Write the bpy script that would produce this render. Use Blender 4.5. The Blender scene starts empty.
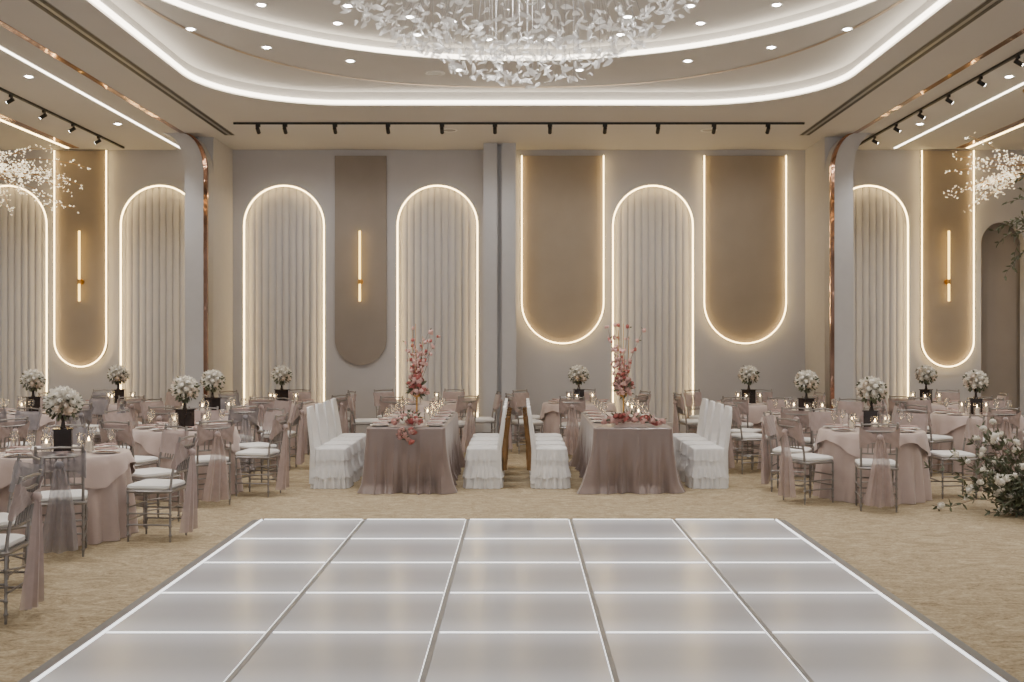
import bpy, math, random
from mathutils import Vector, Matrix
random.seed(7)
R=random.random
def U(a,b): return a+(b-a)*random.random()
pi=math.pi
scene=bpy.context.scene
COL=scene.collection
CH={}
# ---------------------------------------------------------------- materials
def lin(c):
    return tuple(((v/255)/12.92 if v/255<=0.04045 else ((v/255+0.055)/1.055)**2.4) for v in c)+(1.0,)
def mat(name,rgb,rough=.6,metal=0,var=.08,scale=8,bump=0,bscale=60,emit=0,ecol=None,trans=0,alpha=1,sheen=0,stretch=None):
    m=bpy.data.materials.new(name); m.use_nodes=True
    nt=m.node_tree; b=nt.nodes['Principled BSDF']; L=nt.links
    tc=nt.nodes.new('ShaderNodeTexCoord')
    mp=nt.nodes.new('ShaderNodeMapping'); L.new(tc.outputs['Object'],mp.inputs['Vector'])
    if stretch: mp.inputs['Scale'].default_value=stretch
    nz=nt.nodes.new('ShaderNodeTexNoise'); nz.inputs['Scale'].default_value=scale; nz.inputs['Detail'].default_value=4
    L.new(mp.outputs['Vector'],nz.inputs['Vector'])
    cr=nt.nodes.new('ShaderNodeValToRGB')
    c=lin(rgb)
    cr.color_ramp.elements[0].position=.3; cr.color_ramp.elements[1].position=.7
    cr.color_ramp.elements[0].color=tuple(v*(1-var) for v in c[:3])+(1,)
    cr.color_ramp.elements[1].color=tuple(min(1,v*(1+var)) for v in c[:3])+(1,)
    L.new(nz.outputs['Fac'],cr.inputs['Fac']); L.new(cr.outputs['Color'],b.inputs['Base Color'])
    b.inputs['Roughness'].default_value=rough; b.inputs['Metallic'].default_value=metal
    if bump:
        n2=nt.nodes.new('ShaderNodeTexNoise'); n2.inputs['Scale'].default_value=bscale; n2.inputs['Detail'].default_value=3
        L.new(mp.outputs['Vector'],n2.inputs['Vector'])
        bp=nt.nodes.new('ShaderNodeBump'); bp.inputs['Strength'].default_value=bump; bp.inputs['Distance'].default_value=.02
        L.new(n2.outputs['Fac'],bp.inputs['Height']); L.new(bp.outputs['Normal'],b.inputs['Normal'])
    if emit:
        b.inputs['Emission Color'].default_value=lin(ecol or rgb); b.inputs['Emission Strength'].default_value=emit
    if trans: b.inputs['Transmission Weight'].default_value=trans
    if alpha<1: b.inputs['Alpha'].default_value=alpha
    if sheen: b.inputs['Sheen Weight'].default_value=sheen
    return m
M_wall=mat('wall_paint',(183,180,180),.8,var=.02,scale=3,bump=.05)
M_ceil=mat('ceiling_paint',(200,198,196),.85,var=.01,scale=2)
M_pil=mat('pilaster_paint',(186,184,184),.7,var=.02)
M_brown=mat('bronze_panel',(152,138,120),.6,metal=.1,var=.05,scale=2,bump=.05,bscale=200)
M_brownd=mat('taupe_panel',(142,131,120),.65,var=.05,scale=2,bump=.05,bscale=200)
M_pleat=mat('pleated_fabric',(188,186,187),.75,var=.03,scale=4,sheen=.2)
M_copper=mat('polished_copper',(182,142,120),.07,metal=1,var=.35,scale=2.5,bump=.35,bscale=2.6)
M_black=mat('black_metal',(22,21,21),.5,var=.1)
M_led=mat('led_warm',(255,226,168),emit=13,ecol=(255,218,148))
M_ledc=mat('led_cove',(255,244,226),emit=8.5,ecol=(255,242,220))
M_ledw=mat('led_white',(255,255,255),emit=1.8,ecol=(252,253,254))
M_sc=mat('led_sconce',(255,220,140),emit=5,ecol=(255,210,115))
M_lens=mat('lamp_lens',(255,250,240),emit=50,ecol=(255,250,240))
M_gold=mat('brushed_gold',(190,150,90),.3,metal=1,var=.1)
M_inlay=mat('bronze_inlay',(150,128,100),.4,metal=.6,var=.1)
M_alu=mat('aluminium_frame',(142,141,141),.4,metal=.4,var=.05)
M_rose=mat('dusty_rose_satin',(186,167,161),.48,var=.06,scale=5,bump=.08,bscale=25,sheen=.3)
M_mauve=mat('mauve_satin',(128,112,107),.3,var=.05,scale=3,bump=.06,bscale=8,sheen=.3)
M_sash=mat('rose_organza',(178,158,154),.4,var=.08,scale=14,alpha=.68,sheen=.4)
M_sashg=mat('grey_organza',(146,141,147),.4,var=.08,scale=14,alpha=.58,sheen=.4)
M_white=mat('white_slipcover',(222,221,221),.75,var=.03,scale=8,bump=.1,bscale=18)
M_cush=mat('cream_cushion',(226,224,222),.7,var=.02)
M_frame=mat('silver_chair_lacquer',(138,133,130),.35,metal=.45,var=.06)
M_plate=mat('porcelain',(230,227,224),.25,var=.01)
M_napk=mat('rose_napkin',(182,154,147),.7,var=.06,scale=20)
M_glass=mat('clear_glass',(250,250,250),.05,var=0,trans=1,alpha=.45)
M_candle=mat('candle_wax',(240,230,214),.6,var=.02)
M_flame=mat('candle_flame',(255,215,150),emit=40,ecol=(255,214,150))
M_vase=mat('dark_vase',(56,50,49),.2,metal=.5,var=.2)
M_rwhite=mat('cream_petals',(238,233,223),.6,var=.08,scale=30)
M_rcream=mat('ivory_petals',(224,210,194),.6,var=.1,scale=30)
M_rblush=mat('blush_petals',(214,174,168),.6,var=.12,scale=30)
M_red=mat('red_petals',(176,100,96),.6,var=.25,scale=30)
M_leaf=mat('leaf_green',(86,92,70),.55,var=.35,scale=12)
M_stem=mat('brown_stem',(110,94,82),.7,var=.2)
M_crys=mat('frosted_crystal',(236,234,232),.06,var=.1,scale=6,alpha=.8,emit=.16,ecol=(255,250,242))
M_blos=mat('blossom_lamp',(255,246,228),emit=1.8,ecol=(255,232,190))
M_goldsash=mat('gold_satin',(136,104,68),.35,metal=.2,var=.25,scale=10)
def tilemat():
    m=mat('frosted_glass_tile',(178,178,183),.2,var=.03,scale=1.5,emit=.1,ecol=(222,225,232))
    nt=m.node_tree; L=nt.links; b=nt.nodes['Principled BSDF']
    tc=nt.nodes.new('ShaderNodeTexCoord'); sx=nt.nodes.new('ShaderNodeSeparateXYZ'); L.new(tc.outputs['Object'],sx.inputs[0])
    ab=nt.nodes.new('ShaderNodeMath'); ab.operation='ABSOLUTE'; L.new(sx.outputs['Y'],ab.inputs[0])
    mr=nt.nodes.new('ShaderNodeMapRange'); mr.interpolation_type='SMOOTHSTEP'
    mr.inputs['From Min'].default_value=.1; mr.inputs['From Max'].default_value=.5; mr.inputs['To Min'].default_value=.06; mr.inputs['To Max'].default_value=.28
    L.new(ab.outputs[0],mr.inputs['Value']); L.new(mr.outputs[0],b.inputs['Emission Strength'])  # painted glow of the light strips: tile emission rises toward the row edges
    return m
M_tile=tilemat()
def carpet():
    m=bpy.data.materials.new('woven_carpet'); m.use_nodes=True
    nt=m.node_tree; b=nt.nodes['Principled BSDF']; L=nt.links
    tc=nt.nodes.new('ShaderNodeTexCoord')
    mp=nt.nodes.new('ShaderNodeMapping'); mp.inputs['Scale'].default_value=(1,1.9,1); mp.inputs['Rotation'].default_value=(0,0,.45)
    L.new(tc.outputs['Object'],mp.inputs['Vector'])
    n1=nt.nodes.new('ShaderNodeTexNoise'); n1.inputs['Scale'].default_value=3.0; n1.inputs['Detail'].default_value=10; n1.inputs['Roughness'].default_value=.8; n1.inputs['Distortion'].default_value=2.8
    L.new(mp.outputs['Vector'],n1.inputs['Vector'])
    n2=nt.nodes.new('ShaderNodeTexNoise'); n2.inputs['Scale'].default_value=45; n2.inputs['Detail'].default_value=3
    L.new(tc.outputs['Object'],n2.inputs['Vector'])
    mx=nt.nodes.new('ShaderNodeMath'); mx.operation='MULTIPLY_ADD'; mx.inputs[1].default_value=.35
    L.new(n2.outputs['Fac'],mx.inputs[0]); L.new(n1.outputs['Fac'],mx.inputs[2])
    cr=nt.nodes.new('ShaderNodeValToRGB'); e=cr.color_ramp.elements
    e[0].position=.52; e[0].color=lin((126,109,83)); e[1].position=.86; e[1].color=lin((196,180,150))
    L.new(mx.outputs[0],cr.inputs['Fac']); L.new(cr.outputs['Color'],b.inputs['Base Color'])
    b.inputs['Roughness'].default_value=.95
    bp=nt.nodes.new('ShaderNodeBump'); bp.inputs['Strength'].default_value=.25; bp.inputs['Distance'].default_value=.01
    L.new(n2.outputs['Fac'],bp.inputs['Height']); L.new(bp.outputs['Normal'],b.inputs['Normal'])
    return m
M_carpet=carpet()
# ---------------------------------------------------------------- mesh builder
class MB:
    def __init__(s): s.v=[]; s.f=[]
    def grid(s,rows,closed=False):
        o=len(s.v); n=len(rows[0])
        for r in rows: s.v+= [tuple(p) for p in r]
        for i in range(len(rows)-1):
            for j in range(n if closed else n-1):
                a=o+i*n+j; b=o+i*n+(j+1)%n
                s.f.append((a,b,b+n,a+n))
    def cap(s,pts):
        o=len(s.v); s.v+=[tuple(p) for p in pts]; s.f.append(tuple(range(o,o+len(pts))))
    def box(s,c,d,rz=0):
        o=len(s.v); cr,sr=math.cos(rz),math.sin(rz)
        for z in (-1,1):
            for x,y in ((-1,-1),(1,-1),(1,1),(-1,1)):
                px,py=x*d[0]/2,y*d[1]/2
                s.v.append((c[0]+px*cr-py*sr,c[1]+px*sr+py*cr,c[2]+z*d[2]/2))
        for f in ((3,2,1,0),(4,5,6,7),(0,1,5,4),(1,2,6,5),(2,3,7,6),(3,0,4,7)): s.f.append(tuple(o+i for i in f))
    def tube(s,path,rad,seg=8,caps=True,closed=False):
        P=[Vector(p) for p in path]; n=len(P); rows=[]
        rr=rad if isinstance(rad,(list,tuple)) else [rad]*n
        prev=None
        for i in range(n):
            if closed: t=P[(i+1)%n]-P[i-1]
            else: t=P[min(i+1,n-1)]-P[max(i-1,0)]
            t.normalize()
            if prev is None:
                a=Vector((0,0,1)) if abs(t.z)<.9 else Vector((1,0,0))
                u=t.cross(a).normalized()
            else:
                u=(prev-t*prev.dot(t)).normalized()
            prev=u; w=t.cross(u)
            rows.append([P[i]+(u*math.cos(2*pi*k/seg)+w*math.sin(2*pi*k/seg))*rr[i] for k in range(seg)])
        if closed: rows.append(rows[0])
        s.grid(rows,True)
        if caps and not closed: s.cap(rows[0][::-1]); s.cap(rows[-1])
    def lathe(s,prof,c=(0,0,0),seg=20):
        rows=[[(c[0]+r*math.cos(2*pi*k/seg),c[1]+r*math.sin(2*pi*k/seg),c[2]+z) for k in range(seg)] for r,z in prof]
        s.grid(rows,True)
    def ball(s,c,r,seg=10,rings=6,f=None):
        rows=[]
        for i in range(rings+1):
            ph=pi*i/rings
            row=[]
            for k in range(seg):
                a=2*pi*k/seg; q=r*(f(a,ph) if f else 1)
                row.append((c[0]+q*math.sin(ph)*math.cos(a),c[1]+q*math.sin(ph)*math.sin(a),c[2]-q*math.cos(ph)))
            rows.append(row)
        s.grid(rows,True)
    def leaf(s,p,d,l,w,up=None,bend=.2):
        p=Vector(p); d=Vector(d).normalized()
        a=Vector((U(-1,1),U(-1,1),U(-1,1))) if up is None else Vector(up)
        u=d.cross(a); 
        if u.length<1e-3: u=d.cross(Vector((1,.3,.2)))
        u.normalize(); nn=u.cross(d)
        o=len(s.v)
        pts=[p, p+d*l*.35+u*w*.5+nn*bend*l*.3, p+d*l*.35-u*w*.5+nn*bend*l*.3, p+d*l*.75+u*w*.35, p+d*l*.75-u*w*.35, p+d*l-nn*bend*l*.5, p+d*l*.4-nn*.0]
        s.v+=[tuple(q) for q in pts]
        s.f+=[(o,o+1,o+6),(o,o+6,o+2),(o+6,o+1,o+3),(o+6,o+4,o+2),(o+6,o+3,o+5),(o+6,o+5,o+4)]
def mk(name,mb,m,parent=None,smooth=True,loc=(0,0,0),rot=(0,0,0)):
    me=bpy.data.meshes.new(name); me.from_pydata(mb.v,[],mb.f); me.update()
    me.materials.append(m)
    if smooth:
        me.polygons.foreach_set('use_smooth',[True]*len(me.polygons))
        try: me.set_sharp_from_angle(angle=math.radians(40))
        except Exception: pass
    o=bpy.data.objects.new(name,me); COL.objects.link(o); o.location=loc; o.rotation_euler=rot
    if parent: o.parent=parent; CH.setdefault(parent.name,[]).append(o)
    return o
def empty(name,loc=(0,0,0),rz=0,parent=None):
    o=bpy.data.objects.new(name,None); o.empty_display_size=.1; COL.objects.link(o); o.location=loc; o.rotation_euler=(0,0,rz)
    if parent: o.parent=parent; CH.setdefault(parent.name,[]).append(o)
    return o
def tag(o,label,cat,group=None,kind=None):
    o['label']=label; o['category']=cat
    if group: o['group']=group
    if kind: o['kind']=kind
    return o
def struct(o,label=None):
    o['kind']='structure'
    if label: o['label']=label; o['category']='trim' if o.name.startswith('trim') else o.name.split('_')[0]
    return o
def copytree(src,parent):
    c=src.copy(); COL.objects.link(c)
    if parent: c.parent=parent; CH.setdefault(parent.name,[]).append(c)
    for k in CH.get(src.name,[]): copytree(k,c)
    return c
def clone(root,loc,rz=0,sc=1,label=None):
    c=copytree(root,None); c.location=loc; c.rotation_euler=(0,0,rz); c.scale=(sc,)*3
    if label: c['label']=label
    return c
class Kind:
    def __init__(s,root): s.r=root; s.used=False
    def put(s,loc,rz=0,sc=1,label=None):
        if not s.used:
            s.used=True; o=s.r; o.location=loc; o.rotation_euler=(0,0,rz); o.scale=(sc,)*3
            if label: o['label']=label
            return o
        return clone(s.r,loc,rz,sc,label)
# ---------------------------------------------------------------- camera
cam=bpy.data.cameras.new('camera'); co=bpy.data.objects.new('camera',cam); COL.objects.link(co)
co.location=(0,0,1.8); co.rotation_euler=(pi/2,0,0); cam.lens=37.83; cam.sensor_width=36
cam.shift_x=-.0068; cam.shift_y=-.0039; cam.clip_end=100
scene.camera=co
WY=18.8; CZ=5.07; SX=11.0; Y0=-5.0
# ---------------------------------------------------------------- planar shapes with holes
def rect(x0,x1,y0,y1): return [(x0,y0),(x1,y0),(x1,y1),(x0,y1)]
def archpts(cx,w,z0,z1,n=28):
    r=w/2; pts=[(cx-r,z0),(cx+r,z0)]
    for i in range(n+1):
        a=pi*i/n; pts.append((cx+r*math.cos(a),z1-r+r*math.sin(a)))
    return pts
def uarch(cx,w,z0,z1,n=28):
    r=w/2; pts=[(cx+r,z1),(cx-r,z1)]
    for i in range(n+1):
        a=pi+pi*i/n; pts.append((cx+r*math.cos(a),z0+r+r*math.sin(a)))
    return pts
def rrect(cx,cy,hx,hy,r,n=14):
    pts=[]
    for sx,sy,a0 in ((1,1,0),(-1,1,pi/2),(-1,-1,pi),(1,-1,1.5*pi)):
        for i in range(n+1):
            a=a0+pi/2*i/n; pts.append((cx+sx*(hx-r)+r*math.cos(a),cy+sy*(hy-r)+r*math.sin(a)))
    return pts
def circ(cx,cy,r,n=96): return [(cx+r*math.cos(2*pi*i/n),cy+r*math.sin(2*pi*i/n)) for i in range(n)]
def slab(name,loops,m,thick,loc=(0,0,0),rot=(0,0,0),parent=None):
    cu=bpy.data.curves.new(name,'CURVE'); cu.dimensions='2D'; cu.fill_mode='BOTH'; cu.extrude=thick/2
    for lp in loops:
        sp=cu.splines.new('POLY'); sp.points.add(len(lp)-1); sp.use_cyclic_u=True
        for i,p in enumerate(lp): sp.points[i].co=(p[0],p[1],0,1)
    to=bpy.data.objects.new('tmp',cu); COL.objects.link(to)
    dg=bpy.context.evaluated_depsgraph_get()
    me=bpy.data.meshes.new_from_object(to.evaluated_get(dg)); bpy.data.objects.remove(to)
    me.name=name; me.materials.clear(); me.materials.append(m)
    if rot=='wall':
        for v in me.vertices: v.co=(v.co.x,v.co.z,v.co.y)
        me.flip_normals(); rot=(0,0,0)
    o=bpy.data.objects.new(name,me); COL.objects.link(o); o.location=loc; o.rotation_euler=rot
    if parent: o.parent=parent; CH.setdefault(parent.name,[]).append(o)
    return o
def ribbon(name,pts,z0,z1,m,closed=True,parent=None):
    mb=MB(); p=pts+[pts[0]] if closed else pts
    mb.grid([[(x,y,z0) for x,y in p],[(x,y,z1) for x,y in p]])
    return mk(name,mb,m,parent)
# ---------------------------------------------------------------- room
mb=MB(); mb.box((0,(WY+Y0)/2,-.05),(2*SX+.4,WY-Y0+.4,.1)); struct(mk('floor',mb,M_carpet,smooth=False),'tan woven carpet with a mottled swirl pattern')
arches=[(-8.94,1.4),(-6.27,1.4),(-4.105,1.42),(-1.424,1.42),(2.341,1.42),(6.11,1.4),(8.55,.75)]
loops=[rect(-SX,SX,0,CZ)]
for cx,w in arches[:-1]: loops.append(archpts(cx,w,.3,4.456))
loops.append(archpts(8.45,.75,.02,3.81))
struct(slab('wall_back',loops,M_wall,.16,(0,WY+.08,0),'wall'),'mauve-grey wall with arched lit niches')
mb=MB(); mb.box((0,WY+.3,CZ/2),(2*SX,.1,CZ)); struct(mk('wall_back_lining',mb,M_brownd,smooth=False),'taupe backing inside the niches')
for s,n in ((-1,'wall_left'),(1,'wall_right')):
    mb=MB(); mb.box((s*(SX+.05),(WY+Y0)/2,CZ/2),(.1,WY-Y0,CZ)); struct(mk(n,mb,M_wall,smooth=False),'plain mauve-grey side wall')
outer=rrect(0,9.5,4.2,5.7,1.8); inner=circ(0,9.5,4.0)
struct(slab('ceiling',[rect(-SX,SX,Y0,WY),outer],M_ceil,.02,(0,0,CZ+.01)),'cream plaster ceiling with a rounded recessed opening')
struct(slab('ceiling_soffit',[rrect(0,9.5,4.3,5.8,1.9),inner],M_ceil,.02,(0,0,5.27)),'cream stepped soffit inside the recess')
struct(slab('ceiling_dome',[circ(0,9.5,4.1)],M_ceil,.02,(0,0,5.42)),'round cream upper ceiling')
struct(ribbon('trim_1',outer,CZ+.02,5.27,M_ceil),'plaster edge of the ceiling recess')
struct(ribbon('trim_2',inner,5.26,5.42,M_ceil),'plaster edge of the round recess')
def ledring(name,pts,z,r,m,label):
    mb=MB(); mb.tube([(x,y,z) for x,y in pts],r,6,closed=True)
    return tag(mk(name,mb,m),label,'led strip',kind=None)
def dedup(p):
    o=[]
    for q in p:
        if not o or (abs(q[0]-o[-1][0])+abs(q[1]-o[-1][1])>1e-4): o.append(q)
    return o
ledring('cove_light_strip',dedup(rrect(0,9.5,4.17,5.67,1.77)),CZ+.04,.028,M_ledc,'warm white strip light along the rounded rectangular ceiling cove')
ledring('cove_light_strip',circ(0,9.5,3.97),5.29,.028,M_ledc,'warm white strip light around the circular ceiling cove')
def sell(hx,hy,n,N=120):
    pts=[]
    for i in range(N):
        a=2*pi*i/N; c,s=math.cos(a),math.sin(a)
        pts.append((math.copysign(abs(c)**(2/n),c)*hx, 9.5+math.copysign(abs(s)**(2/n),s)*hy))
    return pts
p1=sell(4.03,5.42,2.5); p2=sell(3.98,5.35,2.5)
mb=MB(); mb.grid([[(x,y,5.255) for x,y in p1+[p1[0]]],[(x,y,5.255) for x,y in p2+[p2[0]]]]); struct(mk('trim_3',mb,M_inlay),'thin bronze inlay line curving across the soffit')
def cbar(name,x,w,y0,y1,h,m,z=CZ):
    mb=MB(); mb.box((x,(y0+y1)/2,z-h/2),(w,y1-y0,h)); return mk(name,mb,m,smooth=False)
for x in (-4.68,4.62):
    e=empty('air_vent',(x,0,0)); tag(e,'long black linear slot diffuser recessed in the ceiling','vent','ceiling slot diffusers')
    for dx in (-.05,.05):
        mb=MB(); mb.box((dx,10.6,CZ-.004),(.045,13.6,.008)); mk('slot',mb,M_black,e,False)
    mb=MB(); mb.box((0,10.6,CZ-.002),(.17,13.66,.004)); mk('frame',mb,M_alu,e,False)
for i,x in enumerate((-5.39,5.39)):
    struct(cbar('trim_%d'%(4+i),x,.08,2,17.3,.006,M_copper),'polished copper inlay strip along the ceiling')
for x in (-5.85,6.5):
    tag(cbar('ceiling_light_strip',x,.04,2,18.6,.01,M_ledc),'slim warm linear light flush with the ceiling','led strip','linear ceiling lights')
for x in (-7.8,7.75):
    tag(cbar('ceiling_light_strip',x,.045,2,18.6,.01,M_led),'slim amber linear light flush with the ceiling','led strip','linear ceiling lights')
    cb=cbar('trim_%d'%(8 if x<0 else 9),x+(.14 if x<0 else -.14),.12,2,18.6,.006,M_copper); struct(cb,'copper band beside the ceiling light')
mb=MB(); mb.box((-5.7,WY-.01,.06),(10.2,.02,.12)); mb.box((4.1,WY-.01,.06),(8,.02,.12)); struct(mk('baseboard_back',mb,M_pil,smooth=False),'pale skirting board')
def pier(s,n):
    pts=[(0.0,0),(0.0,4.45)]
    for i in range(1,11):
        t=i/10; pts.append((.36*(1-math.cos(t*pi/2)), 4.45+(CZ-4.45)*math.sin(t*pi/2)))
    lp=[(s*(5.0+a),b) for a,b in pts]+[(s*(5.36+a),b) for a,b in reversed(pts)]
    o=slab(n,[lp],M_pil,.35,(0,17.25+.175,0),'wall'); struct(o,'pale pier front with a flared top and copper edging')
    mb=MB(); mb.box((s*5.18,(17.6+WY)/2,CZ/2),(.36,WY-17.6,CZ)); struct(mk('wall_return',mb,M_pil,smooth=False),'pale straight return wall behind the pier')
    mb=MB()
    mb.grid([[(s*(5.0+a-.003),17.24,b) for a,b in pts],[(s*(5.055+a),17.24,b) for a,b in pts]])
    mb.grid([[(s*(5.0+a-.004),17.24,b) for a,b in pts],[(s*(5.0+a-.004),17.31,b) for a,b in pts]])
    struct(mk('trim_%d'%(6 if s<0 else 7),mb,M_copper,smooth=False),'mirror-polished copper edge strip on the pier')
pier(-1,'wall_pier'); pier(1,'wall_pier')
for i,(a,b,y) in enumerate(((-.60,-.37,18.15),(-.29,-.05,18.15),(-.37,-.29,18.3))):  # third box is an added filler that lightens the deep dark gap
    mb=MB(); mb.box(((a+b)/2,(y+WY)/2,CZ/2),(b-a,WY-y,CZ)); struct(mk('wall_pilaster_and_filler',mb,M_pil,smooth=False),'part of slim full-height pilaster pair and its added gap filler')
# ---------------------------------------------------------------- wall panels
for cx,w in arches[:-1]:
    e=empty('pleated_wall_panel',(cx,WY+.16,.3)); tag(e,'arched niche of pale vertical pleats edged with warm light','wall panel','pleated arched wall panels')
    mb=MB(); H=4.456-.3; r=w/2; N=216; rows=[[],[],[]]
    for i in range(N+1):
        x=-r-.01+(w+.02)*i/N; xx=min(abs(x),r); top=H-r+math.sqrt(max(0,r*r-xx*xx))
        d=-.038*abs(math.cos((x/.118)*pi))**.6
        rows[0].append((x,d,0)); rows[1].append((x,d,top*.5)); rows[2].append((x,d,top+.01))
    mb.grid(rows); mk('pleated_fabric',mb,M_pleat,e)
    mb=MB(); r2=r-.012
    P=[(-r2,0)]+[(-r2,z) for z in (1,2,H-r)]+[(r2*math.cos(pi-pi*i/28),H-r+r2*math.sin(pi-pi*i/28)) for i in range(1,28)]+[(r2,z) for z in (H-r,2,1,0)]
    mb.tube([(x,-.155,z) for x,z in P],.0145,6); mk('light_strip',mb,M_led,e)
def upanel(cx,w,z0,z1,m,lit,label):
    e=empty('wall_panel',(cx,WY,z0)); tag(e,label,'wall panel','rounded wall panels')
    H=z1-z0
    y=-.04 if lit else -.03
    slab('board',[uarch(0,w,0,H)],m,.03,(0,y,0),'wall',parent=e)
    slab('backing',[uarch(0,w-.14,.07,H-.07)],M_brownd,abs(y)-.012,(0,-(abs(y)-.012)/2,0),'wall',parent=e)
    if lit:
        mb=MB(); r2=w/2+.006; rr=w/2
        P=[(-r2,H-.01),(-r2,H*.66),(-r2,H*.33),(-r2,rr)]+[(r2*math.cos(pi+pi*i/28),rr+r2*math.sin(pi+pi*i/28)) for i in range(1,28)]+[(r2,rr),(r2,H*.33),(r2,H*.66),(r2,H-.01)]
        mb.tube([(x,-.11,z) for x,z in P],.0115,6); mk('light_strip',mb,M_led,e)
upanel(-2.76,.9,1.31,4.96,M_brownd,False,'narrow taupe panel with a rounded lower end')
upanel(.76,1.41,1.695,4.96,M_brown,True,'wide bronze panel with rounded lower end and lit edge')
upanel(3.93,1.41,1.695,4.96,M_brown,True,'wide bronze panel with rounded lower end and lit edge')
upanel(-7.62,.89,1.29,5.05,M_brown,True,'narrow bronze panel with lit rounded lower end')
upanel(7.45,.89,1.29,5.05,M_brown,True,'narrow bronze panel with lit rounded lower end')
e=empty('wall_sconce'); tag(e,'slim vertical glowing bar sconce with small gold mount','wall lamp','bar sconces')
mb=MB(); mb.tube([(0,-.1,0),(0,-.1,1.22)],.019,10); mk('light_bar',mb,M_sc,e)
mb=MB(); mb.tube([(0,-.1,.30),(0,-.1,.38)],.028,12); mk('clamp',mb,M_gold,e)
mb=MB(); mb.lathe([(.0,0),(.05,0),(.05,.015),(0,.015)]); mk('mount_plate',mb,M_gold,e,rot=(pi/2,0,0),loc=(0,0,.34))
mb=MB(); mb.tube([(0,0,.34),(0,-.1,.34)],.012,8); mk('arm',mb,M_gold,e)
K=Kind(e)
K.put((-2.76,WY-.045,2.42)); K.put((-7.62,WY-.055,2.42)); K.put((7.45,WY-.055,2.42))
# ---------------------------------------------------------------- lights
def spot(loc,tgt,en,ang=1.6,col=(1,.98,.96),size=.06,blend=.8):
    l=bpy.data.lights.new('downlight_lamp','SPOT'); l.energy=en; l.spot_size=ang; l.spot_blend=blend; l.color=col; l.shadow_soft_size=size
    o=bpy.data.objects.new('downlight_lamp',l); COL.objects.link(o); o.location=loc
    d=Vector(tgt)-Vector(loc); o.rotation_euler=d.to_track_quat('-Z','Y').to_euler()
w=bpy.data.worlds.new('world'); scene.world=w; w.use_nodes=True
w.node_tree.nodes['Background'].inputs[0].default_value=(.95,.97,1,1); w.node_tree.nodes['Background'].inputs[1].default_value=1.15  # ambient fill added for brightness, entering through the room's open rear
e=empty('recessed_downlight'); tag(e,'small round recessed ceiling downlight, lit','ceiling light','recessed downlights')
mb=MB(); mb.lathe([(.045,-.001),(.045,-.004),(.064,-.008),(.07,0)]); mk('trim_ring',mb,M_cush,e)
mb=MB(); mb.lathe([(0,-.003),(.03,-.012),(.045,-.003)]); mk('lens',mb,M_lens,e)
K=Kind(e); dl=[]
for a in (-55,-42,-28,-10,10,28,42,55): dl.append((4.5*math.sin(math.radians(a)),9.5+4.5*math.cos(math.radians(a)),5.26))
for a in (-70,-52,-36,-20,-6,6,20,36,52,70): dl.append((3.55*math.sin(math.radians(a)),9.5+3.55*math.cos(math.radians(a)),5.41))
for a in (-40,-25,25,40): dl.append((2.9*math.sin(math.radians(a)),9.5+2.9*math.cos(math.radians(a)),5.41))
for p in dl: K.put(p)
for p in dl[:18:3]: spot((p[0],p[1],p[2]-.05),(p[0],p[1],0),130,2.2)
for sx in (-1,1):
    for y in (7.5,10.5,13.5,16.5):
        K.put((sx*6.15,y,CZ)); spot((sx*6.15,y,CZ-.05),(sx*6.1,y,0),170,2.3)
        K.put((sx*9,y,CZ)); 
        if y>9: spot((sx*9,y,CZ-.05),(sx*9,y,0),140,2.3)
    for y in (5.5,9): spot((sx*3.2,y,5.2),(sx*3.2,y,0),120,2.2)
e=empty('ceiling_speaker'); tag(e,'round flush perforated ceiling speaker','speaker','ceiling speakers')
mb=MB(); mb.lathe([(0,-.006),(.10,-.006)],seg=28); mk('grille',mb,M_alu,e)
mb=MB(); mb.lathe([(.10,-.006),(.11,-.01),(.13,-.01),(.135,0)],seg=28); mk('rim',mb,M_cush,e)
K=Kind(e); K.put((-1.1,14.1,5.26)); K.put((-1.1,17.0,CZ)); K.put((3.0,17.0,CZ))
def track(loc,rz,L,spots,hr,label,sc=1):
    e=empty('track_light',loc,rz); tag(e,label,'track light','black ceiling tracks')
    mb=MB(); mb.box((0,0,-.015),(L,.035,.03)); mk('rail',mb,M_black,e,False)
    for x in spots:
        h=empty('spotlight',(x,0,-.03),hr,e); h.scale=(sc,)*3
        mb=MB(); mb.box((0,0,-.025),(.09,.04,.05)); mb.tube([(0,0,-.05),(0,0,-.09)],.01,6)
        mb.tube([(0,-.05,-.08),(0,.07,-.15)],.038,12); mk('housing',mb,M_black,h)
        mb=MB(); mb.tube([(0,.071,-.151),(0,.074,-.153)],.03,12); mk('lens',mb,M_lens,h)
    return e
xs=[(x-519)*16.4/1076 for x in (258,285,335,388,442,495,550,605,658,714,768)]
track((0,16.4,CZ),0,8.7,xs,0,'black ceiling track with eleven small spotlights facing the wall',.78)
for x in xs[::2]: spot((x,16.5,CZ-.2),(x,WY,2.2),50,1.7)
track((-6.8,13,CZ),pi/2,11,[i-3.6 for i in range(0,9)],0,'black ceiling track with spotlights along the side aisle',.7)
track((5.75,13,CZ),pi/2,11,[i-3.6 for i in range(0,9)],pi,'black ceiling track with spotlights along the side aisle',.7)
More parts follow.
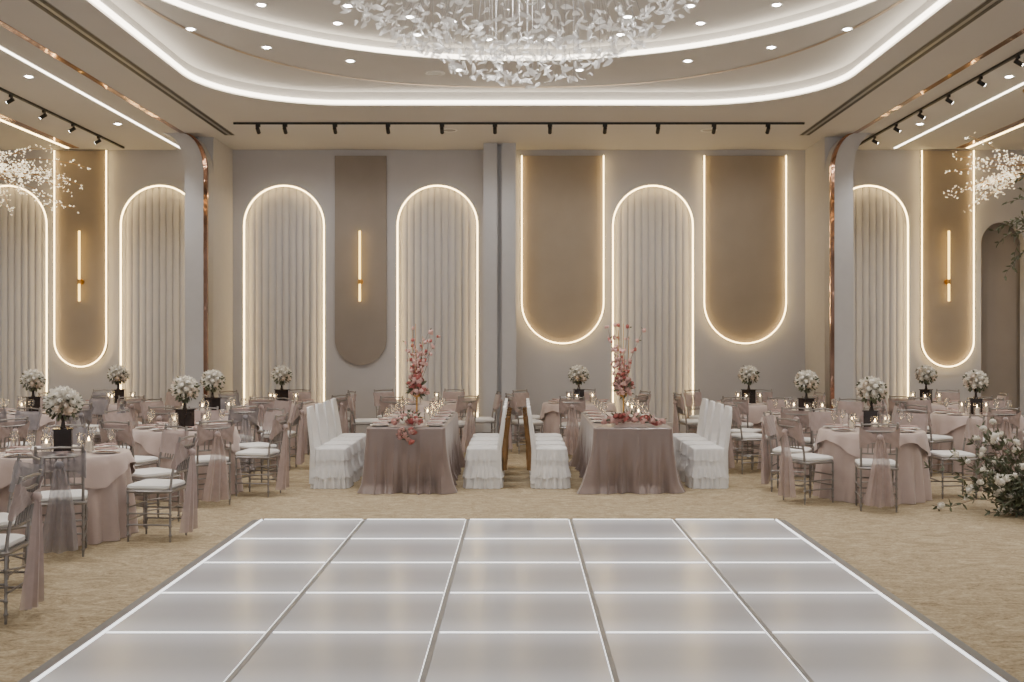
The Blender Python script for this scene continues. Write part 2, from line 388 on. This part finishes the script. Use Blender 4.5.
# ---------------------------------------------------------------- dance floor
T=1.0; DY1=10.46; NR=6
e=empty('dance_floor',(0,DY1,0)); tag(e,'raised frosted glass dance floor with glowing white grid lines','dance floor')
x0=-2.5*T
mb=MB(); mb.box((0,-NR*T/2,.008),(5*T+.02,NR*T+.02,.016)); mk('base',mb,M_alu,e,False)
mb=MB()
a=5*T/2+.01; b=5*T/2+.12
ring_i=[(-a,-NR*T-.01,.028),(a,-NR*T-.01,.028),(a,.01,.028),(-a,.01,.028),(-a,-NR*T-.01,.028)]
ring_o=[(-b,-NR*T-.12,.0),(b,-NR*T-.12,.0),(b,.12,.0),(-b,.12,.0),(-b,-NR*T-.12,.0)]
mb.grid([ring_o,ring_i]); mk('edge_ramp',mb,M_alu,e,False)
tm=None
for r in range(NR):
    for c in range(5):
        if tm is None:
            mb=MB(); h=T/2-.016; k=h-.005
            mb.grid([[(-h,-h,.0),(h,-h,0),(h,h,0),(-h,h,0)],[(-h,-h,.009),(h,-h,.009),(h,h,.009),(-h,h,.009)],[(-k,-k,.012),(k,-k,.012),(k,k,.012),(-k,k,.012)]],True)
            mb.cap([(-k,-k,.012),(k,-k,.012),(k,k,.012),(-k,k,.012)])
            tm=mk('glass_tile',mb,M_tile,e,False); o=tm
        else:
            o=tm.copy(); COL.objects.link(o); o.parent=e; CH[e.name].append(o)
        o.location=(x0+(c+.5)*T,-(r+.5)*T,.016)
for r in range(NR+1):
    for c in range(5):
        mb=MB(); mb.box((x0+(c+.5)*T,-r*T,.022),(T-.05,.021,.016)); mk('light_strip',mb,M_ledw,e,False)
for c in range(6):
    mb=MB()
    if c in (0,5): mb.box((x0+c*T,-NR*T/2,.023),(.013,NR*T,.016)); mk('light_strip',mb,M_ledw,e,False)
    else:
        mb.box((x0+c*T,-NR*T/2,.022),(.034,NR*T,.014)); mk('joint_bar',mb,M_alu,e,False)
        mb=MB(); mb.box((x0+c*T-.015,-NR*T/2,.024),(.004,NR*T,.013)); mk('light_strip',mb,M_ledw,e,False)
# ---------------------------------------------------------------- chiavari chair
def build_chair(sashmat,label):
    e=empty('chiavari_chair'); tag(e,label,'chair','banquet chairs around the guest tables')
    leg=None
    def turned(h,r=.0125):
        pr=[(0,0),(r*.7,0)]
        for z in (0.06,.14,.24,.34):
            if z<h-.03: pr+=[(r*.85,z-.012),(r*1.35,z),(r*.85,z+.012)]
        pr+=[(r,h)]; return pr
    for x,y in ((-.185,.19),(.185,.19),(-.175,-.19),(.175,-.19)):
        if leg is None:
            mb=MB(); mb.lathe(turned(.435),seg=8); leg=mk('leg',mb,M_frame,e); o=leg
        else: o=leg.copy(); COL.objects.link(o); o.parent=e; CH[e.name].append(o)
        o.location=(x,y,0)
    mb=MB()
    for z in (.15,.25):
        mb.tube([(-.18,-.19,z),(-.185,.19,z)],.008,6); mb.tube([(.18,-.19,z),(.185,.19,z)],.008,6)
    for z in (.19,.30):
        mb.tube([(-.185,.19,z),(.185,.19,z)],.008,6); mb.tube([(-.175,-.19,z),(.175,-.19,z)],.008,6)
    mk('stretchers',mb,M_frame,e)
    mb=MB(); rows=[]
    for z,k in ((.43,.0),(.445,.008),(.458,.0)):
        rows.append([(px,py,z) for px,py in rrect(0,0,.205+k-.008,.215+k-.008,.04,3)])
    mb.grid(rows,True); mb.cap(rows[0][::-1]); mb.cap(rows[-1]); mk('seat',mb,M_frame,e)
    mb=MB(); rows=[]
    for z,k in ((.458,.0),(.475,.012),(.495,.008),(.507,-.02),(.512,-.08)):
        rows.append([(px,py,z) for px,py in rrect(0,.01,.19+k,.19+k,.05,3)])
    mb.grid(rows,True); mb.cap(rows[-1]); mk('cushion',mb,M_cush,e)
    mb=MB()
    def bk(x,z): return (x,-.19-.09*((z-.45)/.47)**1.3 if z>.45 else -.19,z)
    for s in (-1,1): mb.tube([bk(s*.175,z) for z in (.43,.55,.68,.8,.925)],[.013,.011,.013,.011,.012],8)
    for z in (.60,.83,.90): mb.tube([bk(-.175,z),(0,bk(0,z)[1]-.02,z+(.012 if z>.88 else 0)),bk(.175,z)],.010,6)
    for x in (-.11,-.066,-.022,.022,.066,.11): mb.tube([(x,bk(x,.6)[1]-.012,.6),(x,bk(x,.83)[1]-.012,.83)],.007,6)
    mb.tube([bk(-.175,.71),(0,bk(0,.71)[1]-.02,.71),bk(.175,.71)],.007,6)
    mk('backrest',mb,M_frame,e)
    mb=MB(); rows=[]
    for i in range(9):
        t=i/8; row=[]
        for k in range(33):
            a=-pi+2*pi*k/32; c=abs(math.cos(a)); front=math.cos(a)>0
            x=.20*math.sin(a)
            half=.125*(1-(.70*c**1.6 if not front else .1)); z=.765+half*(1-2*t)
            y=bk(x,z)[1]+(.022 if front else -.045)*c**.5+.006*math.sin(9*a+t*9)
            row.append((x,y,z))
        rows.append(row)
    mb.grid(rows)
    rows=[]
    for i in range(13):
        t=i/12; z=.77-.71*t; w=.03+.12*t**.75
        rows.append([((-1+2*k/18)*w+.01*math.sin(4*t),-.325+.03*t-.024*math.sin((-1+2*k/18)*9+1)*(.3+t),z+.02*abs(-1+2*k/18)*t) for k in range(19)])
    mb.grid(rows)
    mb.ball((0,-.315,.77),.036,10,6)
    mk('sash',mb,sashmat,e)
    return e
KC=Kind(build_chair(M_sash,'silver-grey spindle-back banquet chair, white cushion, dusty rose sash'))
KG=Kind(build_chair(M_sashg,'silver-grey spindle-back banquet chair, white cushion, sheer grey sash'))
# ---------------------------------------------------------------- guest table
TR=.56
def round_cloth(r,h,nf=18,amp=.036,seg=144,flare=.05):
    mb=MB(); rows=[]
    ph=[U(0,6) for _ in range(4)]
    for rr,z in ((.0001,h),(r*.5,h),(r-.03,h),(r-.008,h-.003),(r,h-.012)):
        rows.append([(rr*math.cos(2*pi*k/seg),rr*math.sin(2*pi*k/seg),z) for k in range(seg)])
    for i in range(1,11):
        t=i/10; row=[]
        for k in range(seg):
            a=2*pi*k/seg
            q=amp*min(1,t*1.6)*(math.sin(nf*a+ph[0]+.9*math.sin(3*a+ph[1]))+.35*math.sin(nf//2*a+ph[2]))
            rad=r+flare*t+q*(.4+.6*t)
            row.append((rad*math.cos(a),rad*math.sin(a),(h-.012)*(1-t)+.004*t))
        rows.append(row)
    mb.grid(rows,True); return mb
e=empty('guest_table'); tag(e,'round table under a floor-length dusty rose satin cloth','table','round guest tables')
mk('tablecloth',round_cloth(TR,.75),M_rose,e)
mb=MB(); rows=[]; seg=96
for rr,z in ((.0001,.754),(TR-.06,.754),(TR+.004,.752),(TR+.016,.74)):
    rows.append([(rr*math.cos(2*pi*k/seg),rr*math.sin(2*pi*k/seg),z) for k in range(seg)])
for t in (.3,.65,1):
    row=[]
    for k in range(seg):
        a=2*pi*k/seg; q=TR+.02+.035*t+.018*math.sin(16*a)*t
        row.append((q*math.cos(a),q*math.sin(a),.74-(.17+.09*math.sin(4*a))*t))
    rows.append(row)
mb.grid(rows,True); mk('table_topper',mb,M_rose,e)
KT=Kind(e)
mb=MB(); mb.lathe([(0,.004),(.07,.004),(.075,0),(.08,.003),(.12,.016),(.121,.019),(.08,.009),(0,.008)],seg=24)
KP=Kind(tag(mk('dinner_plate',mb,M_plate),'white porcelain dinner plate on a set table','plate','place setting plates'))
mb=MB()
rows=[]
for i in range(7):
    t=i/6; rows.append([((-1+2*k/8)*(.035+.03*t)*(1-.3*(t>.85)), (-.09+.18*t), .006+.022*abs(math.sin(k*1.3+t*2))*(1-.3*t)+.008) for k in range(9)])
mb.grid(rows); mb.grid([[ (p[0],p[1],0.002) for p in rw] for rw in rows][::-1])
KN=Kind(tag(mk('folded_napkin',mb,M_napk),'folded dusty rose cloth napkin resting on a plate','napkin','place setting napkins'))
e=empty('wine_glass'); tag(e,'clear stemmed wine glass on a set table','wine glass','wine glasses')
mb=MB(); mb.lathe([(0,.002),(.032,.002),(.033,.004),(.006,.010),(.0045,.03),(.0045,.09),(.008,.1)],seg=12); mk('stem',mb,M_glass,e)
mb=MB(); mb.lathe([(.008,.1),(.028,.115),(.037,.145),(.036,.175),(.03,.2),(.028,.2),(.034,.17)],seg=12); mk('bowl',mb,M_glass,e)
KW=Kind(e)
e=empty('candle_holder'); tag(e,'glass cylinder holding a lit cream candle','candle','table candles')
mb=MB(); mb.lathe([(0,.002),(.045,.002),(.045,.17),(.043,.17),(.043,.006),(0,.006)],seg=16); mk('glass_cylinder',mb,M_glass,e)
mb=MB(); mb.lathe([(0,.006),(.028,.006),(.028,.10),(.02,.104),(0,.102)],seg=14); mk('candle',mb,M_candle,e)
mb=MB(); mb.lathe([(0,.102),(.006,.11),(.008,.12),(.004,.135),(0,.145)],seg=8); mk('flame',mb,M_flame,e)
KD=Kind(e)
def rosemesh(r=.04):
    mb=MB()
    mb.ball((0,0,0),r*.62,10,7)
    for lay,(n,rr,tilt) in enumerate(((4,.55,.25),(5,.8,.55),(6,1.0,.95))):
        for j in range(n):
            a=2*pi*j/n+lay*.6; rows=[]
            for iu in range(4):
                u=iu/3; row=[]
                for iv in range(4):
                    v=-1+2*iv/3; aa=a+v*.62*(1-.25*u*u)
                    rad=r*rr*(.45+.62*math.sin(.5+u*1.2)+ .12*u)
                    zz=r*(-.6+u*(1.45-.45*lay))-r*.15*v*v*u
                    row.append((rad*math.cos(aa),rad*math.sin(aa),zz))
                rows.append(row)
            mb.grid(rows)
    return mb
def centerpiece(label,h,br,m1,m2,nrose):
    e=empty('flower_centerpiece'); tag(e,label,'flower arrangement','table centerpieces')
    mb=MB()
    mb.box((0,0,h*.22),(.15,.15,h*.44)); mb.box((0,0,h*.44+.006),(.17,.17,.012)); mb.box((0,0,.006),(.17,.17,.012))
    mk('vase',mb,M_vase,e,False)
    mb=MB(); mb.lathe([(.03,h*.44+.012),(.02,h*.5),(.014,h*.6),(.03,h*.68),(.05,h*.72)],seg=12); mk('neck',mb,M_vase,e)
    cz=h*.72+br*.75
    proto={}
    ga=2.39996
    for i in range(nrose):
        y=1-1.62*(i+.5)/nrose; rr=math.sqrt(1-y*y); a=ga*i
        d=Vector((rr*math.cos(a),rr*math.sin(a),y))
        k='a' if R()<.7 else 'b'
        if k not in proto:
            proto[k]=mk('rose',rosemesh(),m1 if k=='a' else m2,e); o=proto[k]
        else: o=proto[k].copy(); COL.objects.link(o); o.parent=e; CH[e.name].append(o)
        o.location=Vector((0,0,cz))+Vector((d.x*br*.85,d.y*br*.85,d.z*br*.78))
        o.rotation_euler=d.to_track_quat('Z','Y').to_euler(); s=U(.95,1.35)*br/.15; o.scale=(s,s,s)
    mb=MB()
    for i in range(90):
        d=Vector((U(-1,1),U(-1,1),U(-.9,.6))).normalized()
        mb.leaf(Vector((0,0,cz))+d*br*.7,d+Vector((0,0,-.2)),br*.5,.035)
    mb.ball((0,0,cz),br*.6,10,6)
    mk('foliage',mb,M_leaf,e); return e
KF=Kind(centerpiece('cream and ivory rose bouquet on a dark square pedestal vase',.47,.15,M_rwhite,M_rcream,34))
tables=[(-4.13,9.75,6,-68,1),(-3.85,12.4,7,-62,1),(-4.2,14.75,7,-75,1),(-3.75,17.0,6,-60,1),(-6.35,17.05,6,-60,1),(-6.75,14.95,7,-90,1),(-6.5,12.3,7,-75,0),
 (3.98,12.15,7,-105,1),(3.9,14.6,7,-80,1),(3.63,17.0,6,-60,1),(6.2,14.6,7,-90,1),(6.45,17.05,6,-60,1),(.95,17.1,6,-90,1),(-1.5,17.1,6,-90,0)]
def sitepos(cx,cy,r,a,z=0): return (cx+r*math.cos(a),cy+r*math.sin(a),z)
placed=[(x,y) for x in (-2.25,2.3) for y in (13,13.5,14,14.5)]
ARCH=(5.15,10.9)
def seatang(cx,cy,n,off): return [math.radians(off+360*i/n) for i in range(n)]
for ti,(cx,cy,n,off,fl) in enumerate(tables):
    KT.put((cx,cy,0),U(0,6))
    if ti not in (0,7):
        best=None
        for dd in range(0,int(360/n),4):
            pts=[sitepos(cx,cy,.93,a) for a in seatang(cx,cy,n,off+dd)]
            sc=min([math.hypot(p[0]-q[0],p[1]-q[1]) for p in pts for q in placed]+[2])
            if best is None or sc>best[0]+.02: best=(sc,dd)
        off+=best[1]
    for a in seatang(cx,cy,n,off):
        jr=U(0,.05); ja=U(-.06,.06)
        kk=KG if (cx<-3 and R()<.3) else KC
        p=sitepos(cx,cy,.88+jr,a)
        ok=not (p[1]>16.8 and 4.65<abs(p[0])<5.7) and min(math.hypot(p[0]-q[0],p[1]-q[1]) for q in placed)>.5 and math.hypot(p[0]-ARCH[0],p[1]-ARCH[1])>.95
        if ok: kk.put(p,a+pi/2+ja); placed.append(p[:2])
        p=sitepos(cx,cy,.42,a,.754)
        KP.put(p,a); KN.put((p[0],p[1],.769),a+pi/2)
        if cy<16: KW.put(sitepos(cx,cy,.41,a+.38,.754))
    if fl: KF.put((cx,cy,.754),U(0,1.5))
    for k in range(3):
        a=U(0,.6)+k*2.1; KD.put(sitepos(cx,cy,.22,a,.754))
KT.put((-4.45,6.95,0),.3)
KC.put((-3.42,6.9,0),math.radians(95)); KG.put((-3.78,7.72,0),math.radians(140)); KC.put((-4.55,7.95,0),math.radians(180))
# ---------------------------------------------------------------- white covered chairs
def build_white(gold=False):
    e=empty('covered_chair'); tag(e,'banquet chair in a white slipcover with gathered skirt','chair','white slipcovered chairs at the long tables')
    def skirt(z0,z1,k0,k1,amp,nf,wav=0):
        mb=MB(); rows=[]; base=rrect(0,.0,.185,.19,.05,4); n=len(base); dens=[]
        for i in range(n):
            a=base[i]; b=base[(i+1)%n]; L=math.hypot(b[0]-a[0],b[1]-a[1]); q=max(1,int(L/.008))
            for j in range(q): dens.append((a[0]+(b[0]-a[0])*j/q,a[1]+(b[1]-a[1])*j/q))
        N=len(dens)
        for i in range(9):
            t=i/8; row=[]
            for j,(x,y) in enumerate(dens):
                v=Vector((x,y)); v.normalize(); k=k0+(k1-k0)*t+amp*(.15+t)*math.sin(2*pi*j/N*nf+1.2*math.sin(2*pi*j/N*5))
                row.append((x+v.x*k,y+v.y*k,z0+(z1-z0)*t+wav*t*math.sin(2*pi*j/N*9)))
            rows.append(row)
        mb.grid(rows,True); return mb,rows
    mb,rows=skirt(.46,.004,.0,.04,.013,22)
    mk('pleated_skirt',mb,M_white,e)
    mb,_=skirt(.27,.13,.018,.045,.014,26,.012); mk('ruffle',mb,M_white,e)
    mb,rows=skirt(.462,.33,.004,.02,.008,22,.008)
    top=[(p[0]*.97,p[1]*.97,.475) for p in rows[0]]; top2=[(p[0]*.7,p[1]*.7,.487) for p in rows[0]]
    mb.grid([top2,top,rows[0]],True); mb.cap(top2); mk('seat_cover',mb,M_white,e)
    mb=MB(); rows=[]
    for i in range(18):
        t=i/17; z=.06+.89*t; q=max(0,(z-.45)/.5); yb=-.20-.06*q; wd=.20-.02*q; th=.028-.006*q
        if t>.9: wd-= .03*((t-.9)/.1)**2; th=.018
        if z<.45: th=.028+.02*(.45-z)
        rows.append([(px,py+yb+.008*math.sin(px*60+t*2)*(1-.6*q),z+.008*math.cos(px*7)*(t>.95)) for px,py in rrect(0,0,wd,th,.012,5)])
    mb.grid(rows,True); mb.cap([(p[0]*.9,p[1],p[2]+.01) for p in rows[-1]]); mb.grid([rows[-1],[(p[0]*.9,p[1],p[2]+.01) for p in rows[-1]]],True)
    mk('backrest',mb,M_white,e)
    if gold:
        mb=MB(); rows=[]
        for i in range(21):
            t=i/20; z=.84-.64*t; q=max(0,(z-.45)/.5); w=.055+.14*abs(1-2*min(1,t*1.25))**1.2 if t<.4 else .055+.09*(t-.4)
            rows.append([(u/8*w,-.20-.06*q-.03-.05*math.cos(u/8*pi/2)-.01*math.sin(u*2.6+t*3),z) for u in range(-8,9)])
        mb.grid(rows); o=mk('sash',mb,M_goldsash,e); o['label']='gold-brown satin sash'
        e['label']='white slipcovered chair with a gold-brown satin sash on its back'
    return e
KWc=Kind(build_white()); KWg=Kind(build_white(True))
TX=(-1.31,1.32)
for tx in TX:
    for s in (-1,1):
        for i in range(4):
            y=12.96+i*.535; x=tx+s*(.88 if (tx<0 and s>0) else .94)
            rz=pi/2 if s>0 else -pi/2
            if tx*s<0: KWg.put((x,y,0),rz+U(-.03,.03))
            else: KWc.put((x,y,0),rz+U(-.03,.03))
# ---------------------------------------------------------------- head tables
def rect_cloth(hx,hy,h,seed):
    random.seed(seed); mb=MB(); base=rrect(0,0,hx,hy,.05,5); dens=[]; n=len(base)
    for i in range(n):
        a=base[i]; b=base[(i+1)%n]; L=math.hypot(b[0]-a[0],b[1]-a[1]); q=max(1,int(L/.010))
        for j in range(q): dens.append((a[0]+(b[0]-a[0])*j/q,a[1]+(b[1]-a[1])*j/q))
    N=len(dens); rows=[]
    rows.append([(x*.6,y*.6,h) for x,y in dens]); rows.append([(x*.985,y*.99,h) for x,y in dens]); rows.append([(x,y,h-.012) for x,y in dens])
    ph=[U(0,6) for _ in range(5)]
    nor=[]
    for j in range(N):
        a=dens[j-1]; b=dens[(j+1)%N]; v=Vector((b[1]-a[1],-(b[0]-a[0]))); v.normalize(); nor.append(v)
    for i in range(1,25):
        t=i/24; row=[]
        for j,(x,y) in enumerate(dens):
            s=2*pi*j/N; ed=min(1,abs(x)/hx)*min(1,abs(y)/hy); corner=ed**8; end=1 if abs(y)>hy-.06 else .55
            f1=1-2*abs(math.sin(21*s+ph[0]+1.6*math.sin(4*s+ph[1])+.3*t))**.7
            f2=math.sin(67*s+ph[2]+2*math.sin(6*s+ph[3]))
            q=.05*end*min(1,t*1.2)*(.25+.75*t)*(f1+.28*f2)
            q+=.012*math.sin(5*t+11*s+ph[3])*t+.045*t*end+.15*corner*t*t
            q+=.35*end*max(0,t-.88)*(1.1+math.sin(15*s+ph[2]))
            row.append((x+nor[j].x*q,y+nor[j].y*q,(h-.012)*(1-t)+.004*t))
        rows.append(row)
    mb.grid(rows,True); mb.cap(rows[0]); return mb
tmp=mk('flower',rosemesh(),M_rblush); protoB=tmp.data; bpy.data.objects.remove(tmp)
meR=protoB.copy(); meR.materials.clear(); meR.materials.append(M_red)
meW=protoB.copy(); meW.materials.clear(); meW.materials.append(M_rwhite)
def flower(parent,me,c,r,name='flower'):
    o=bpy.data.objects.new(name,me); COL.objects.link(o); o.parent=parent; o.location=c; s=r/.045; o.scale=(s,s,s)
    o.rotation_euler=(U(-1,1),U(-1,1),U(0,6))
for ti,tx in enumerate(TX):
    e=empty('long_table',(tx,13.72,0)); tag(e,'long banquet table under a floor-length draped mauve satin cloth','table','long head tables')
    mk('tablecloth',rect_cloth(.46,1.3,.75,ti+3),M_mauve,e)
    mb=MB(); rows=[]
    for i in range(30):
        t=i/29; y=-1.24+2.48*t
        rows.append([(u/8*.17+.012*math.sin(9*t+u),y,.7535+.006*abs(math.sin(u*1.3+t*14))) for u in range(-8,9)])
    mb.grid(rows); o=mk('table_runner',mb,M_rose,e); o['label']='pale rose gauze runner'
    for s in (-1,1):
        for i in range(0,5):
            y=12.65+i*.53
            if i==0 and tx>0: continue
            KP.put((tx+s*.32,y,.7515)); KN.put((tx+s*.32,y,.768),s*pi/2)
            KW.put((tx+s*.26,y+.2,.7515)); 
    for y in (13.42,14.2,14.75): KD.put((tx+.17,y,.761))
random.seed(21)
def tall(tx,y,name_l,hh):
    e=empty('tall_flower_arrangement',(tx,y,.761)); tag(e,name_l,'flower arrangement','tall arrangements on the long tables')
    mb=MB(); mb.lathe([(0,0),(.08,0),(.08,.012),(.012,.02),(.012,.26),(.045,.28),(.045,.32),(0,.32)],seg=14); mk('stand',mb,M_gold,e)
    for k in range(3):
        a=2.1*k+.4; mb=MB(); mb.tube([(.05*math.cos(a),.05*math.sin(a),.30),(.08*math.cos(a),.08*math.sin(a),1.05+.08*k)],.0035,5); mk('rod',mb,M_gold,e)
    sb=MB(); fl=MB(); fr=MB(); lf=MB()
    for i in range(17):
        a=U(0,2*pi); p=Vector((0,0,.30)); d=Vector((math.cos(a)*U(.02,.24),math.sin(a)*U(.02,.24),1)).normalized()
        L=U(.3,hh*.85) if i>4 else hh
        path=[p.copy()]
        for k in range(6):
            d=(d+Vector((U(-.2,.2),U(-.2,.2),U(0,.15)))).normalized(); p=p+d*L/6; path.append(p.copy())
            if k>1:
                for q in range(2):
                    pp=p+Vector((U(-.03,.03),U(-.03,.03),U(-.02,.02)))
                    (fr if R()<.3 else fl).ball(pp,U(.012,.026),7,5,lambda a,ph: 1+.2*math.sin(5*a+3*ph))
                if R()<.5: lf.leaf(p,Vector((U(-1,1),U(-1,1),U(-.2,1))),.05,.018)
        sb.tube(path,[.004,.004,.003,.003,.003,.002,.0015],5)
    for i in range(42):
        d=Vector((U(-1,1),U(-1,1),U(-.6,1.6))).normalized(); c=Vector((0,0,.38))+Vector((d.x*U(.05,.14),d.y*U(.05,.14),d.z*U(.05,.2)))
        flower(e,meR if R()<.25 else protoB,c,U(.03,.046))
    for i in range(45):
        d=Vector((U(-1,1),U(-1,1),U(-.8,1))).normalized(); lf.leaf(Vector((0,0,.38))+d*.06,d,.11,.026)
    for nm,b_,m_ in (('branches',sb,M_stem),('blush_blossoms',fl,M_rblush),('red_blossoms',fr,M_red),('leaves',lf,M_leaf)):
        mk(nm,b_,m_,e)['kind']='stuff'
tall(TX[0]+.0,13.8,'tall branches of red and blush blossom on slim gold stand',.85)
tall(TX[1]+.02,13.8,'tall branches of red and blush blossom on slim gold stand',.9)
def garland(tx,y,label,spill,hw,n,ln):
    e=empty('flower_garland',(tx,y,.76)); tag(e,label,'flower arrangement','low garlands on the long tables')
    lf=MB()
    for i in range(n):
        f=i/n
        yy=-.2+ln*f**1.3; wloc=hw*(1-.6*min(1,f*1.3)); x=U(-wloc,wloc); z=U(.02,.15)*(1-abs(x)/(hw*1.6))*(1-.4*f)
        if spill and i<14: yy=-.34-U(0,.03); z=-U(0,.2); x=U(-.07,.12)
        c=(x,yy,z+.02)
        flower(e,meR if R()<.14 else (meW if R()<.18 else protoB),c,U(.026,.044))
        lf.leaf(c,Vector((U(-1,1),U(-1,.3),U(-.1,1))),.08,.02)
    mk('leaves',lf,M_leaf,e)['kind']='stuff'
garland(TX[0],12.66,'low blush and red flower garland spilling over a table edge',True,.2,80,.75)
garland(TX[1],12.72,'low wide blush and red flower garland on a table end',False,.38,96,.65)
# ---------------------------------------------------------------- chandelier main
e=empty('petal_chandelier',(0,9.5,5.41)); tag(e,'large chandelier of countless translucent white glass petals on wires','chandelier')
mb=MB(); mb.lathe([(0,0),(.9,0),(.9,-.03),(0,-.03)],seg=40); mk('canopy',mb,M_cush,e)
mb=MB(); wires=MB()
for i in range(1150):
    r=1.85*math.sqrt(R()); a=U(0,2*pi)
    zl=4.0+.8*(r/1.7)**2; z=zl+abs(random.gauss(0,.2))+U(0,.12)
    if z>5.25: z=U(4.9,5.2)
    d=Vector((U(-1,1),U(-1,1),U(-.7,.7))).normalized()
    p=Vector((r*math.cos(a),r*math.sin(a),z-5.41))
    L=U(.07,.125); kw=U(.14,.24)
    u=d.cross(Vector((U(-1,1),U(-1,1),U(-1,1)))).normalized(); nn=u.cross(d)
    rows=[]
    for ii in range(6):
        t=ii/5; w=L*kw*math.sin(pi*(.08+.86*t**1.2)); c=p+d*L*(t-.5)+nn*L*.5*(t-.5)**2*2
        rows.append([c-u*w+nn*w*.4,c,c+u*w+nn*w*.4])
    mb.grid(rows)
    if i%5==0: wires.tube([p,(p.x*.75 if r>.85 else p.x,p.y*.75 if r>.85 else p.y,-.03)],.0014,3,False)
o=mk('glass_petals',mb,M_crys,e); o['kind']='stuff'; o['label']='curved translucent white glass petals'
o=mk('suspension_wires',wires,M_alu,e); o['kind']='stuff'
pl=bpy.data.lights.new('chandelier_lamp','POINT'); pl.energy=80; pl.color=(1,.98,.95); pl.shadow_soft_size=.12
o=bpy.data.objects.new('chandelier_lamp',pl); COL.objects.link(o); o.location=(0,9.5,4.95)
def branchchand(x,y,z):
    e=empty('blossom_chandelier',(x,y,CZ)); tag(e,'spreading branch chandelier covered in tiny glowing white blossoms','chandelier','branch chandeliers')
    br=MB(); bl=MB()
    for i in range(46):
        a=U(0,2*pi); p=Vector((0,0,z-CZ+U(-.1,.12))); d=Vector((math.cos(a),math.sin(a),U(-.1,.3))).normalized(); path=[p.copy()]
        L=U(.7,1.2)
        for k in range(8):
            d=(d+Vector((U(-.22,.22),U(-.22,.22),U(-.2,.12)))).normalized(); p=p+d*L/8; path.append(p.copy())
            if k>1:
                for q in range(4):
                    pp=p+Vector((U(-.06,.06),U(-.06,.06),U(-.05,.05)))
                    for w in range(3): bl.leaf(pp,Vector((U(-1,1),U(-1,1),U(-1,1))),.022,.012)
        br.tube(path,.003,4)
    br.tube([(0,0,0),(0,0,z-CZ)],.012,6); br.lathe([(0,0),(.12,0),(.12,-.03),(0,-.03)],seg=16)
    mk('branches',br,M_gold,e); o=mk('blossoms',bl,M_blos,e); o['kind']='stuff'
branchchand(-7.0,14.2,4.0); branchchand(6.78,14.2,4.0)
# ---------------------------------------------------------------- floral arch
def floral(x,y):
    e=empty('floral_arch',(x,y,0)); tag(e,'slim white arch frame dressed with greenery and cream flowers','flower arch')
    mb=MB(); P=[(0,0,0),(0,0,1),(0,0,2.2)]+[(1.2-1.2*math.cos(pi*i/20),0,2.2+1.2*math.sin(pi*i/20)) for i in range(1,20)]+[(2.4,0,2.2),(2.4,0,1),(2.4,0,0)]
    mb.tube(P,.02,8); mk('frame',mb,M_white,e)
    st=MB(); lf=MB()
    for i in range(140):
        a=U(0,2*pi); p=Vector((-.05+U(-.15,.25),U(-.15,.15),U(0,.1))); d=Vector((math.cos(a)*.75,math.sin(a)*.6,U(.3,2.2))).normalized()
        L=U(.25,.98); path=[p.copy()]
        for k in range(6):
            d=(d+Vector((U(-.2,.2),U(-.2,.2),U(-.3,.1)))).normalized(); p=p+d*L/6; p.z=max(p.z,.05); path.append(p.copy())
            for q in range(4): lf.leaf(p,d+Vector((U(-1,1),U(-1,1),U(-1,1)))*1.2,U(.05,.1),.026)
        st.tube(path,.003,4,False)
        if i<98: flower(e,meW,p+Vector((0,-.03,.01)),U(.026,.05))
    for i in range(42):
        c=Vector((-.02,0,2.4))+Vector((U(-.05,.2),U(-.1,.1),U(0,1.1)));d=Vector((U(-1,.6),U(-1,1),U(-.6,.8))).normalized(); p=c.copy(); path=[p.copy()]
        L=U(.12,.34)
        for k in range(5):
            d=(d+Vector((U(-.2,.2),U(-.2,.2),U(-.25,.1)))).normalized(); p=p+d*L/5; path.append(p.copy())
            for q in range(2): lf.leaf(p,d+Vector((U(-1,1),U(-1,1),U(-1,1))),U(.05,.08),.022)
        st.tube(path,.003,4,False)
    mk('stems',st,M_stem,e)['kind']='stuff'; mk('leaves',lf,M_leaf,e)['kind']='stuff'
floral(*ARCH)
scene.view_settings.view_transform='AgX'
scene.view_settings.look='None'
scene.view_settings.exposure=0
